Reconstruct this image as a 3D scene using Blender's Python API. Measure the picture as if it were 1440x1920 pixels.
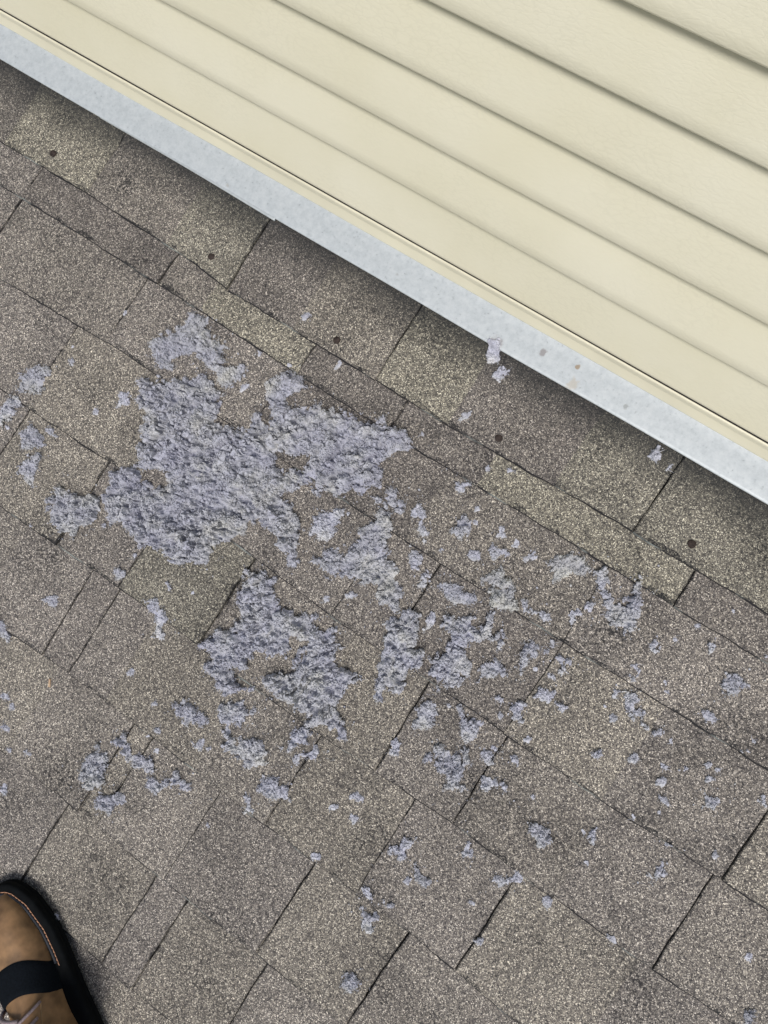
import bpy, math, random
import numpy as np
from mathutils import Matrix, Vector
for o in list(bpy.data.objects):
    bpy.data.objects.remove(o, do_unlink=True)
S = bpy.context.scene
COL = S.collection
rnd = random.Random(7)
rng = np.random.default_rng(11)

# ---------------------------------------------------------------- roof frame
# u runs along the wall, v up the slope towards the wall, w out of the roof.
PITCH = math.radians(26)
ROOF = Matrix.Translation((0, 0, 3.6)) @ Matrix.Rotation(PITCH, 4, 'X')

# ---------------------------------------------------------------- camera
CAMROT = Matrix(((0.827, -0.534, 0.174), (0.533, 0.844, 0.056), (-0.177, 0.046, 0.983)))
q = CAMROT.to_quaternion(); q.normalize()
cam = bpy.data.cameras.new('camera')
cam.sensor_fit = 'VERTICAL'; cam.sensor_height = 36; cam.sensor_width = 27
cam.lens = 36 * 1400 / 1920
cam.clip_start = 0.02; cam.clip_end = 2000
cam_o = bpy.data.objects.new('camera', cam); COL.objects.link(cam_o)
cam_o.matrix_world = ROOF @ Matrix.Translation((0, 0, 1)) @ q.to_matrix().to_4x4()
S.camera = cam_o

# ---------------------------------------------------------------- sky, sun, exposure
TO_SUN = Vector((0.30, -0.78, 0.84)).normalized()
w = bpy.data.worlds.new('World'); S.world = w; w.use_nodes = True
nt = w.node_tree
sky = nt.nodes.new('ShaderNodeTexSky'); sky.sky_type = 'NISHITA'; sky.sun_disc = False
sky.sun_elevation = math.asin(TO_SUN.z); sky.sun_rotation = math.atan2(TO_SUN.x, TO_SUN.y)
sky.dust_density = 3.0; sky.air_density = 1.0; sky.ozone_density = 1.0
nt.nodes['Background'].inputs['Strength'].default_value = 0.08
nt.links.new(sky.outputs[0], nt.nodes['Background'].inputs[0])
sun = bpy.data.lights.new('sun', 'SUN'); sun.energy = 2.0; sun.angle = math.radians(18); sun.color = (1, 0.97, 0.93)
sun_o = bpy.data.objects.new('sun', sun); COL.objects.link(sun_o)
sun_o.rotation_euler = (-TO_SUN).to_track_quat('-Z', 'Y').to_euler(); sun_o.location = (2, -4, 9)
S.view_settings.view_transform = 'Standard'; S.view_settings.look = 'None'
S.view_settings.exposure = 0.3; S.view_settings.gamma = 1; S.view_settings.use_curve_mapping = False

# ---------------------------------------------------------------- helpers
def link(name, verts, faces, mats, parent=None, mat_idx=None, smooth=False, at=(0, 0, 0), base=ROOF):
    """verts in roof coordinates; the object's origin is put at `at`."""
    me = bpy.data.meshes.new(name)
    v = np.asarray(verts, dtype=np.float64) - np.asarray(at)
    if isinstance(faces, np.ndarray):
        k = faces.shape[1]
        me.vertices.add(len(v)); me.vertices.foreach_set('co', v.ravel())
        me.loops.add(faces.size); me.loops.foreach_set('vertex_index', faces.ravel().astype(np.int32))
        me.polygons.add(len(faces)); me.polygons.foreach_set('loop_start', np.arange(0, faces.size, k, dtype=np.int32))
        me.update(calc_edges=True)
    else:
        me.from_pydata([tuple(x) for x in v], [], faces)
    for m in (mats if isinstance(mats, (list, tuple)) else [mats]):
        me.materials.append(m)
    if mat_idx is not None:
        me.polygons.foreach_set('material_index', np.asarray(mat_idx, dtype=np.int32))
    if smooth:
        me.polygons.foreach_set('use_smooth', np.ones(len(me.polygons), dtype=bool))
    me.update()
    o = bpy.data.objects.new(name, me); COL.objects.link(o)
    mw = base @ Matrix.Translation(at)
    o.matrix_world = mw
    if parent is not None:
        o.parent = parent
        o.matrix_parent_inverse = PINV[parent.name]
    PINV[o.name] = mw.inverted()
    return o
PINV = {}

def tag(o, label=None, cat=None, group=None, kind=None):
    if label: o['label'] = label
    if cat: o['category'] = cat
    if group: o['group'] = group
    if kind: o['kind'] = kind
    return o

def empty(name, at):
    o = bpy.data.objects.new(name, None); COL.objects.link(o); o.empty_display_size = 0.05
    mw = ROOF @ Matrix.Translation(at); o.matrix_world = mw; PINV[o.name] = mw.inverted()
    return o

def hash3(ix, iy, iz):
    h = (ix * 374761393 + iy * 668265263 + iz * 2147483647) & 0xFFFFFFFF
    h = ((h ^ (h >> 13)) * 1274126177) & 0xFFFFFFFF
    return ((h ^ (h >> 16)) & 0xFFFF) / 65535.0
def vnoise(p):
    """value noise in [-1,1] of an (n,3) array"""
    i = np.floor(p).astype(np.int64); f = p - i; f = f * f * (3 - 2 * f); r = 0
    for dx in (0, 1):
        for dy in (0, 1):
            for dz in (0, 1):
                wt = (f[:, 0] if dx else 1 - f[:, 0]) * (f[:, 1] if dy else 1 - f[:, 1]) * (f[:, 2] if dz else 1 - f[:, 2])
                r = r + wt * hash3(i[:, 0] + dx, i[:, 1] + dy, i[:, 2] + dz)
    return r * 2 - 1

# ---------------------------------------------------------------- materials
class NT:
    def __init__(self, name):
        self.m = bpy.data.materials.new(name); self.m.use_nodes = True
        self.t = self.m.node_tree; self.b = self.t.nodes['Principled BSDF']
    def n(self, typ, **kw):
        nd = self.t.nodes.new('ShaderNode' + typ)
        for k, v in kw.items():
            if k.startswith('i_'): nd.inputs[k[2:].replace('_', ' ')].default_value = v
            else: setattr(nd, k, v)
        return nd
    def l(self, a, b): self.t.links.new(a, b)
    def ramp(self, fac, stops, interp='LINEAR'):
        r = self.n('ValToRGB'); cr = r.color_ramp; cr.interpolation = interp
        while len(cr.elements) < len(stops): cr.elements.new(0.5)
        for e, (p, c) in zip(cr.elements, stops):
            e.position = p; e.color = (*c, 1) if len(c) == 3 else c
        self.l(fac, r.inputs[0]); return r.outputs[0]
    def mix(self, fac, a, b, mode='MIX'):
        m = self.n('Mix', data_type='RGBA', blend_type=mode)
        for val, s in ((fac, 0), (a, 6), (b, 7)):
            if isinstance(val, (int, float)): m.inputs[s].default_value = val
            elif isinstance(val, tuple): m.inputs[s].default_value = (*val, 1)
            else: self.l(val, m.inputs[s])
        return m.outputs[2]
    def math(self, op, a, b=None, c=None, clamp=False):
        m = self.n('Math', operation=op, use_clamp=clamp)
        for i, val in enumerate((a, b, c)):
            if val is None: continue
            if isinstance(val, (int, float)): m.inputs[i].default_value = val
            else: self.l(val, m.inputs[i])
        return m.outputs[0]
    def set(self, **kw):
        for k, v in kw.items(): self.b.inputs[k.replace('_', ' ')].default_value = v
        return self
    def bump(self, h, strength, dist):
        b = self.n('Bump'); b.inputs['Strength'].default_value = strength; b.inputs['Distance'].default_value = dist
        self.l(h, b.inputs['Height']); self.l(b.outputs[0], self.b.inputs['Normal'])

def g(v): return (v, v, v)

def shingle_material(name, worn_edge=False):
    m = NT(name); tc = m.n('TexCoord').outputs['Object']; info = m.n('ObjectInfo')
    def vor(scale, feature='F1', rand=1.0):
        v = m.n('TexVoronoi', feature=feature); v.inputs['Scale'].default_value = scale; v.inputs['Randomness'].default_value = rand
        m.l(tc, v.inputs['Vector']); return v
    def noise(scale, detail=3, rough=0.55):
        v = m.n('TexNoise'); v.inputs['Scale'].default_value = scale; v.inputs['Detail'].default_value = detail; v.inputs['Roughness'].default_value = rough
        m.l(tc, v.inputs['Vector']); return v.outputs[0]
    a = vor(940); b = vor(540)
    sa = m.n('SeparateColor'); m.l(a.outputs['Color'], sa.inputs[0])
    sb = m.n('SeparateColor'); m.l(b.outputs['Color'], sb.inputs[0])
    # ceramic granules of mixed colours
    c1 = m.ramp(sa.outputs[0], [(0.0, (0.008, 0.009, 0.011)), (0.18, (0.030, 0.030, 0.032)), (0.36, (0.088, 0.083, 0.079)), (0.58, (0.150, 0.142, 0.132)),
                                (0.80, (0.225, 0.212, 0.186)), (0.90, (0.38, 0.36, 0.31)), (0.97, (0.82, 0.79, 0.70))])
    c2 = m.ramp(sb.outputs[1], [(0.0, (0.018, 0.018, 0.021)), (0.20, (0.06, 0.057, 0.057)), (0.55, (0.150, 0.142, 0.132)), (0.82, (0.22, 0.208, 0.182)), (0.95, (0.42, 0.40, 0.34)), (1.0, (0.66, 0.63, 0.55))])
    col = m.mix(0.36, c1, c2)
    col = m.mix(1.0, col, (1.34, 1.315, 1.325), 'MULTIPLY')
    # bare spots where granules have washed off
    big = noise(9, 4, 0.6); fine = noise(260, 2, 0.6)
    bare = m.math('MULTIPLY', m.ramp(big, [(0.46, g(0)), (0.68, g(1))]), m.ramp(fine, [(0.51, g(0)), (0.57, g(1))]))
    col = m.mix(m.math('MULTIPLY', bare, 0.88), col, (0.022, 0.022, 0.024))
    # weathering, slow change of tone
    tone = m.ramp(noise(5.5, 3, 0.6), [(0.3, g(0.84)), (0.7, g(1.12))])
    col = m.mix(1.0, col, tone, 'MULTIPLY')
    col = m.mix(1.0, col, info.outputs['Color'], 'MULTIPLY')
    # darker along the upper end of the roof, below the flashing
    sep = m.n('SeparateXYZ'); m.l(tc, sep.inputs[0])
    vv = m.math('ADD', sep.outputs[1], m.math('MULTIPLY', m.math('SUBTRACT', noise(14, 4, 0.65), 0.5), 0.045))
    top_dark = m.ramp(vv, [(0.150, g(0)), (0.182, g(0.45)), (0.205, g(0.80))])
    col = m.mix(top_dark, col, (0.022, 0.024, 0.025))
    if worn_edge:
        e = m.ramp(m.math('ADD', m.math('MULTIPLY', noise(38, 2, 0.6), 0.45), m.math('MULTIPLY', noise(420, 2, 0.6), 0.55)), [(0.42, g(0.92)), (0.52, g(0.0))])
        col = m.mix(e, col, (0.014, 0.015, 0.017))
    m.l(col, m.b.inputs['Base Color'])
    m.set(Roughness=0.82); m.b.inputs['Specular IOR Level'].default_value = 0.35
    h = m.math('ADD', m.math('SUBTRACT', 1.0, m.math('MULTIPLY', a.outputs['Distance'], 1.0)), m.math('MULTIPLY', sa.outputs[2], 0.8))
    m.bump(h, 0.75, 0.0009)
    return m.m
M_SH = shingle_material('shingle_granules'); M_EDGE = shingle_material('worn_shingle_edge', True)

def siding_material():
    m = NT('cream_vinyl'); tc = m.n('TexCoord').outputs['Object']
    mp = m.n('Mapping'); mp.inputs['Scale'].default_value = (0.35, 1, 1); m.l(tc, mp.inputs[0])
    v = m.n('TexVoronoi', feature='DISTANCE_TO_EDGE'); v.inputs['Scale'].default_value = 210; 
    wn = m.n('TexNoise'); wn.inputs['Scale'].default_value = 90; wn.inputs['Detail'].default_value = 4; m.l(mp.outputs[0], wn.inputs['Vector'])
    wm = m.n('MixRGB') if False else m.n('VectorMath', operation='MULTIPLY_ADD')
    m.l(wn.outputs['Color'], wm.inputs[0]); wm.inputs[1].default_value = (0.012, 0.012, 0.012); m.l(mp.outputs[0], wm.inputs[2])
    m.l(wm.outputs[0], v.inputs['Vector'])
    n2 = m.n('TexNoise'); n2.inputs['Scale'].default_value = 6; n2.inputs['Detail'].default_value = 5; m.l(tc, n2.inputs['Vector'])
    n3 = m.n('TexNoise'); n3.inputs['Scale'].default_value = 500; n3.inputs['Detail'].default_value = 2; m.l(mp.outputs[0], n3.inputs['Vector'])
    col = m.ramp(n2.outputs[0], [(0.3, (0.635, 0.613, 0.475)), (0.7, (0.68, 0.662, 0.54))])
    crack = m.ramp(v.outputs['Distance'], [(0.0, g(0.90)), (0.10, g(1.0))])
    patch = m.n('TexNoise'); patch.inputs['Scale'].default_value = 9; m.l(tc, patch.inputs['Vector'])
    pf = m.ramp(patch.outputs[0], [(0.42, g(0)), (0.62, g(1))])
    col = m.mix(m.math('MULTIPLY', pf, 0.45), col, m.mix(1.0, col, crack, 'MULTIPLY'))
    m.l(col, m.b.inputs['Base Color'])
    m.set(Roughness=0.5); m.b.inputs['Specular IOR Level'].default_value = 0.35
    m.bump(m.math('ADD', m.math('MULTIPLY', m.ramp(v.outputs['Distance'], [(0, g(0)), (0.16, g(1))]), 0.6), n3.outputs[0]), 0.18, 0.0006)
    return m.m
M_SID = siding_material()
def simple(name, col, rough=0.6, spec=0.4, var=0.0, scale=60, bump=0.0, metallic=0.0):
    m = NT(name); tc = m.n('TexCoord').outputs['Object']
    n = m.n('TexNoise'); n.inputs['Scale'].default_value = scale; n.inputs['Detail'].default_value = 5; m.l(tc, n.inputs['Vector'])
    lo = tuple(c * (1 - var) for c in col); hi = tuple(min(1, c * (1 + var)) for c in col)
    m.l(m.ramp(n.outputs[0], [(0.3, lo), (0.7, hi)]), m.b.inputs['Base Color'])
    m.set(Roughness=rough, Metallic=metallic); m.b.inputs['Specular IOR Level'].default_value = spec
    if bump: m.bump(n.outputs[0], bump, 0.001)
    return m.m
M_TRIM = simple('cream_trim', (0.68, 0.65, 0.51), 0.45, 0.4, 0.05, 12)
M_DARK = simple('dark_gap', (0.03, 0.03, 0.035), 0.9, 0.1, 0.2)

def flashing_material():
    m = NT('weathered_galvanised_sheet'); tc = m.n('TexCoord').outputs['Object']
    def noise(scale, detail=4, rough=0.6):
        v = m.n('TexNoise'); v.inputs['Scale'].default_value = scale; v.inputs['Detail'].default_value = detail; v.inputs['Roughness'].default_value = rough
        m.l(tc, v.inputs['Vector']); return v.outputs[0]
    col = m.ramp(noise(120, 6, 0.75), [(0.28, (0.37, 0.408, 0.435)), (0.5, (0.445, 0.485, 0.512)), (0.75, (0.525, 0.56, 0.582))])
    pits = m.ramp(noise(240, 2), [(0.24, g(0.72)), (0.34, g(1))])
    col = m.mix(1.0, col, pits, 'MULTIPLY')
    fine = noise(160, 4)
    for (u, v, r, c, k) in [(-0.1096, 0.2325, 0.0062, (0.23, 0.215, 0.22), 0.8), (-0.0616, 0.2381, 0.0042, (0.28, 0.22, 0.15), 0.9), (-0.0547, 0.2171, 0.0085, (0.40, 0.35, 0.27), 0.5),
                            (0.0183, 0.2251, 0.004, (0.25, 0.27, 0.27), 0.75), (-0.170, 0.214, 0.010, (0.36, 0.35, 0.37), 0.7), (-0.335, 0.226, 0.003, (0.3, 0.3, 0.3), 0.6), (-0.62, 0.215, 0.003, (0.34, 0.33, 0.3), 0.5)]:
        d = m.n('VectorMath', operation='DISTANCE'); m.l(tc, d.inputs[0]); d.inputs[1].default_value = (u, v, 0.011)
        dd = m.math('ADD', m.math('DIVIDE', d.outputs['Value'], r), m.math('MULTIPLY', m.math('SUBTRACT', fine, 0.5), 2.2))
        col = m.mix(m.math('MULTIPLY', m.ramp(dd, [(0.55, g(1)), (1.05, g(0))]), k), col, c)
    m.l(col, m.b.inputs['Base Color']); m.set(Roughness=0.5, Metallic=0.12)
    m.bump(noise(120, 4), 0.12, 0.0006)
    return m.m
M_FL = flashing_material()

def lint_material():
    m = NT('dryer_lint'); tc = m.n('TexCoord').outputs['Object']; info = m.n('ObjectInfo')
    def noise(scale, detail=3):
        v = m.n('TexNoise'); v.inputs['Scale'].default_value = scale; v.inputs['Detail'].default_value = detail
        m.l(tc, v.inputs['Vector']); return v.outputs[0]
    big = noise(28, 3)
    col = m.ramp(big, [(0.28, (0.36, 0.368, 0.445)), (0.44, (0.405, 0.417, 0.48)), (0.58, (0.445, 0.457, 0.495)), (0.76, (0.51, 0.512, 0.495))])
    f = m.ramp(noise(600, 3), [(0.3, g(0.80)), (0.7, g(1.15))])
    col = m.mix(1.0, col, f, 'MULTIPLY'); col = m.mix(1.0, col, info.outputs['Color'], 'MULTIPLY')
    m.l(col, m.b.inputs['Base Color']); m.set(Roughness=1.0); m.b.inputs['Specular IOR Level'].default_value = 0.05
    m.b.inputs['Sheen Weight'].default_value = 0.25; m.b.inputs['Sheen Roughness'].default_value = 0.6
    m.bump(noise(800, 2), 0.6, 0.0007)
    return m.m
M_LINT = lint_material()
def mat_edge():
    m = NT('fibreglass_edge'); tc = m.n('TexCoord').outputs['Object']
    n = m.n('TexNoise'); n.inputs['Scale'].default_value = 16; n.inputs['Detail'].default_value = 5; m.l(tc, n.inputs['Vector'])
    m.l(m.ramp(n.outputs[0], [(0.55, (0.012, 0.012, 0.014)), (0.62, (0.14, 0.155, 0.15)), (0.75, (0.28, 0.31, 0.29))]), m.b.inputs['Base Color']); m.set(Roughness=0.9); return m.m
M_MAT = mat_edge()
M_NAIL = simple('rusty_nail', (0.040, 0.030, 0.027), 0.8, 0.2, 0.5, 300, 0.5)
M_LEATHER = simple('tan_leather', (0.225, 0.132, 0.064), 0.5, 0.4, 0.38, 55, 0.35)
M_RUBBER = simple('black_rubber', (0.004, 0.005, 0.006), 0.85, 0.10, 0.3, 90, 0.1)
M_NAVY = simple('navy_webbing', (0.004, 0.006, 0.009), 0.9, 0.10, 0.3, 400, 0.4)
M_LACE = simple('mauve_lace', (0.26, 0.21, 0.22), 0.85, 0.2, 0.25, 500, 0.4)
M_STITCH = simple('orange_thread', (0.55, 0.30, 0.19), 0.8, 0.2, 0.15, 300)
M_DENIM = simple('dark_denim', (0.02, 0.025, 0.04), 0.95, 0.1, 0.3, 600, 0.3)
M_GRASS = simple('lawn', (0.045, 0.075, 0.025), 0.95, 0.1, 0.4, 8)
M_CHIP = simple('pale_wood', (0.50, 0.36, 0.24), 0.8, 0.2, 0.2, 300)

# ================================================================ the setting
tag(link('lawn', [(-300, -300, 0), (300, -300, 0), (300, 300, 0), (-300, 300, 0)], [(0, 1, 2, 3)], M_GRASS, base=Matrix.Identity(4)), kind='structure')

# course lines: bottom edge of each shingle course as (u, v) points
LINES = [
    [(-1.9, 0.104), (-0.995, 0.102), (-0.80, 0.103), (-0.60, 0.097), (-0.541, 0.090), (-0.29, 0.090), (-0.162, 0.088), (0.11, 0.095), (0.30, 0.096), (1.3, 0.094)],
    [(-1.9, 0.044), (-0.90, 0.046), (-0.643, 0.044), (-0.38, 0.040), (-0.16, 0.039), (0.113, 0.041), (0.332, 0.043), (1.3, 0.043)],
    [(-1.9, -0.075), (-0.875, -0.074), (-0.665, -0.068), (-0.30, -0.072), (-0.076, -0.074), (0.14, -0.072), (0.399, -0.066), (1.3, -0.068)],
    [(-1.9, -0.214), (-0.677, -0.214), (-0.564, -0.211), (-0.332, -0.205), (-0.159, -0.214), (0.122, -0.214), (0.306, -0.214), (0.487, -0.209), (1.3, -0.210)],
    [(-1.9, -0.360), (-0.663, -0.360), (-0.426, -0.356), (-0.088, -0.359), (0.122, -0.350), (0.362, -0.355), (0.516, -0.350), (1.3, -0.352)],
    [(-1.9, -0.508), (-0.578, -0.508), (-0.445, -0.502), (-0.207, -0.503), (0.014, -0.506), (0.155, -0.503), (0.303, -0.509), (1.3, -0.506)],
    [(-1.9, -0.655), (-0.388, -0.655), (-0.12, -0.657), (0.142, -0.658), (1.3, -0.656)],
    [(-1.9, -0.808), (-0.3, -0.808), (-0.118, -0.811), (0.2, -0.806), (1.3, -0.808)],
    [(-1.9, -0.955), (1.3, -0.956)], [(-1.9, -1.10), (1.3, -1.102)], [(-1.9, -1.247), (1.3, -1.247)], [(-1.9, -1.392), (1.3, -1.392)]]
def line_v(n, u):
    if n < 0: return 0.262
    L = LINES[n]
    return float(np.interp(u, [p[0] for p in L], [p[1] for p in L]))
def row_of(u, v):
    for n in range(len(LINES)):
        if v > line_v(n, u): return n
    return len(LINES) - 1
def roof_w(u, v):
    """height of the shingle surface over the deck"""
    n = row_of(u, v); lo = line_v(n, u); hi = line_v(n - 1, u)
    return 0.0062 * (1 - min(1, (v - lo) / max(0.03, hi - lo))) + 0.0006

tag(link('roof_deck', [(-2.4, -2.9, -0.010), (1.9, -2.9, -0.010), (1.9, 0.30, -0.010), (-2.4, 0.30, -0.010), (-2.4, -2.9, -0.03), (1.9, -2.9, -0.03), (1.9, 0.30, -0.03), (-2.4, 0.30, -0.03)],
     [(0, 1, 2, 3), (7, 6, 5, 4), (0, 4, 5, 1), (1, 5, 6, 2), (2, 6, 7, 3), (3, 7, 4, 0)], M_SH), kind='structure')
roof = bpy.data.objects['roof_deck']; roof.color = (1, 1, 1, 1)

TAN = (1.00, 1.005, 0.93); TANB = (1.09, 1.09, 0.99); GREY = (0.84, 0.82, 0.82); DGREY = (0.74, 0.73, 0.72); MAUVE = (0.97, 0.95, 0.945); MID = (1.0, 0.98, 0.96); WARM = (1.06, 1.04, 0.99)
# joints per course: (u, 'g' gap or 'c' change of granule blend only), tones between them (first tone is left of the first joint)
COURSES = {
    0: ([(-0.98, 'c'), (-0.812, 'g'), (-0.66, 'c'), (-0.543, 'g'), (-0.427, 'c'), (-0.285, 'g'), (-0.167, 'c'), (-0.004, 'c'), (0.112, 'g'), (0.30, 'c')],
        [DGREY, TANB, MID, TAN, GREY, WARM, TANB, GREY, TAN, TAN, MID]),
    1: ([(-0.907, 'g'), (-0.639, 'g'), (-0.56, 'c'), (-0.386, 'g'), (-0.231, 'g'), (-0.09, 'c'), (0.201, 'g'), (0.42, 'c')],
        [MAUVE, GREY, MID, TANB, GREY, GREY, TANB, GREY, MID]),
    2: ([(-0.911, 'g'), (-0.662, 'g'), (-0.40, 'n'), (-0.13, 'c'), (0.111, 'n'), (0.36, 'c')], [MAUVE, MID, MAUVE, GREY, MID, MAUVE, GREY]),
    3: ([(-0.86, 'c'), (-0.720, 'g'), (-0.50, 'n'), (-0.161, 'n'), (-0.074, 'g'), (0.114, 'n'), (0.26, 'c'), (0.425, 'g')], [MID, MAUVE, WARM, MAUVE, MAUVE, GREY, WARM, MAUVE, WARM]),
    4: ([(-0.718, 'g'), (-0.562, 'g'), (-0.445, 'g'), (-0.298, 'g'), (-0.12, 'c'), (-0.001, 'g'), (0.120, 'g'), (0.274, 'c'), (0.416, 'g')], [MAUVE, WARM, MAUVE, TAN, MID, WARM, MAUVE, MID, MAUVE, MID]),
    5: ([(-0.62, 'c'), (-0.494, 'g'), (-0.443, 'g'), (-0.373, 'c'), (-0.207, 'c'), (-0.085, 'g'), (0.066, 'n'), (0.225, 'g'), (0.40, 'c')], [MID, MAUVE, GREY, MAUVE, WARM, MID, WARM, MAUVE, WARM, MAUVE]),
    6: ([(-0.46, 'c'), (-0.320, 'g'), (-0.286, 'g'), (-0.161, 'n'), (0.0, 'g'), (0.151, 'g'), (0.33, 'g')], [WARM, MID, WARM, MID, MAUVE, WARM, MID, WARM]),
    7: ([(-0.50, 'g'), (-0.339, 'g'), (-0.174, 'g'), (-0.118, 'g'), (0.021, 'g'), (0.17, 'c'), (0.33, 'g')], [MID, MAUVE, WARM, MAUVE, WARM, MID, MAUVE, WARM]),
}
UMIN, UMAX = -1.75, 1.15
def joint_jit(n, k):
    r = random.Random(n * 131 + k * 17); a = [r.uniform(-1, 1) for _ in range(60)]
    lean = r.uniform(-0.0035, 0.0035); out = []; x = 0
    for i in range(60):
        x = 0.75 * x + a[i] * 0.0007; out.append(x)
    return lambda f: lean * (f - 0.5) + out[min(59, int(f * 25))]
def GAP(n, k): return random.Random(n * 37 + k * 91).uniform(0.0008, 0.0013)
SHINGLES = []
for n in range(len(LINES)):
    if n in COURSES: js, tones = COURSES[n]
    else:
        js, tones, u = [], [], -1.2
        while u < 0.75:
            js.append((u, rnd.choice('ggc'))); u += rnd.uniform(0.08, 0.24)
        tones = [rnd.choice([MID, MAUVE, WARM, GREY]) for _ in range(len(js) + 1)]
    # continue past the frame
    js = list(js); tones = list(tones)
    u = js[0][0] - rnd.uniform(0.1, 0.25)
    while u > UMIN + 0.1:
        js.insert(0, (u, rnd.choice('gc'))); tones.insert(0, rnd.choice([MID, MAUVE, WARM])); u -= rnd.uniform(0.09, 0.25)
    u = js[-1][0] + rnd.uniform(0.1, 0.25)
    while u < UMAX - 0.1:
        js.append((u, rnd.choice('gc'))); tones.append(rnd.choice([MID, MAUVE, WARM])); u += rnd.uniform(0.09, 0.25)
    bounds = [(UMIN, 'g')] + js + [(UMAX, 'g')]
    level = n % 2
    for k in range(len(bounds) - 1):
        (ua, ka), (ub, kb) = bounds[k], bounds[k + 1]
        if ka == 'g' and k: level = 1 - level
        H = 0.0074 if level else 0.0048
        ja, jb = joint_jit(n, k), joint_jit(n, k + 1)
        ga = GAP(n, k) if ka == 'g' else (0.0003 if ka == 'n' else 0.0); gb = GAP(n, k + 1) if kb == 'g' else (0.0003 if kb == 'n' else 0.0)
        drop = rnd.uniform(-0.0012, 0.0012)
        ramp_len = max(0.05, (line_v(n - 1, (ua + ub) / 2) - line_v(n, (ua + ub) / 2)))
        over = 0.045
        outer, inner = [], []
        def hz(u, v): return H * (1 - (v - line_v(n, u)) / ramp_len) + 0.0003
        wph = rnd.uniform(0, 50)
        def wear(u): return 0.35 + 0.5 * math.sin(u * 31 + wph) + 0.4 * math.sin(u * 83 + wph * 2.3)
        nb = max(3, int((ub - ua) / 0.007)); ns = 14
        x = 0
        for i in range(nb + 1):                      # bottom edge, left to right
            f = i / nb; x = 0.6 * x + rnd.uniform(-0.0006, 0.0006)
            u = (ua + ga + ja(0)) * (1 - f) + (ub - gb + jb(0)) * f
            v = line_v(n, u) + drop + x
            cu = 0.0022 if (i == 0 and ka == 'g') else (-0.0022 if (i == nb and kb == 'g') else 0.0)
            outer.append((u, v)); inner.append((u + cu * rnd.uniform(0.6, 1.2), v + 0.0010 + 0.0042 * max(0.0, wear(u)) + rnd.uniform(0, 0.0012)))
        for side in (1, 0):                          # right side upwards, then left side downwards
            seq = range(1, ns + 1) if side else range(ns, 0, -1)
            for i in seq:
                f = i / ns; gw = 0.45 + 0.55 * abs(math.sin(f * 7 + n * 1.3 + (k + side) * 2.1)); u0 = ub - gb * gw + jb(f) if side else ua + ga * gw + ja(f)
                lo = line_v(n, u0) + drop; hi = line_v(n - 1, u0) + over if n else 0.2625
                v = lo + (hi - lo) * f
                kind = kb if side else ka
                cu = rnd.uniform(0.0006, 0.0022) if kind == 'g' else (rnd.uniform(0.0003, 0.0012) if kind == 'n' else 0.0)
                outer.append((u0, v)); inner.append((u0 + (-cu if side else cu), v))
        N = len(outer)
        verts = [(u, v, hz(u, v)) for u, v in inner]
        verts += [(u, v, hz(u, v) - (0.0011 if (abs(a[0] - u) + abs(a[1] - v)) > 0.0002 else 0.0)) for (u, v), a in zip(outer, inner)]
        verts += [(u, v, hz(u, v) - 0.0024) for u, v in outer]
        verts += [(u, v - ((0.0012 + 0.0010 * max(0, wear(u + 1.7))) if i <= nb else 0.0), hz(u, v) - 0.0026) for i, (u, v) in enumerate(outer)]
        verts += [(u, v - ((0.0012 + 0.0010 * max(0, wear(u + 1.7))) if i <= nb else 0.0), hz(u, v) - 0.0066) for i, (u, v) in enumerate(outer)]
        faces = [tuple(range(N))]; mi = [0]
        for i in range(N):
            j = (i + 1) % N
            for ring in range(4):
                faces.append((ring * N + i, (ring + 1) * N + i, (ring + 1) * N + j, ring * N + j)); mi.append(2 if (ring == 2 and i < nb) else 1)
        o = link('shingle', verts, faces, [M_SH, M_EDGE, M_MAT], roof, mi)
        t = tones[k]; jit = rnd.uniform(0.93, 1.07)
        o.color = (t[0] * jit, t[1] * jit, t[2] * jit, 1)
        SHINGLES.append((n, ua, ub, o))

# rusty face nails in the top course
for (u, v) in [(-0.8984, 0.127), (-0.5878, 0.1169), (-0.3612, 0.108), (-0.0986, 0.1076), (0.1784, 0.1197)]:
    sh = [s for s in SHINGLES if s[0] == 0 and s[1] <= u < s[2]][0][3]
    z0 = roof_w(u, v); vs = []; fs = []; K = 14
    for (rr, zz) in ((0.0052, -0.0005), (0.0050, 0.0008), (0.0036, 0.0016), (0.0012, 0.0019)):
        for i in range(K):
            a = 2 * math.pi * i / K; r = rr * rnd.uniform(0.86, 1.14)
            vs.append((u + r * math.cos(a), v + r * math.sin(a), z0 + zz))
    for ring in range(3):
        for i in range(K):
            fs.append((ring * K + i, ring * K + (i + 1) % K, (ring + 1) * K + (i + 1) % K, (ring + 1) * K + i))
    fs.append(tuple(range(3 * K, 4 * K)))
    link('nail_head', vs, fs, M_NAIL, sh, smooth=True)

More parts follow.
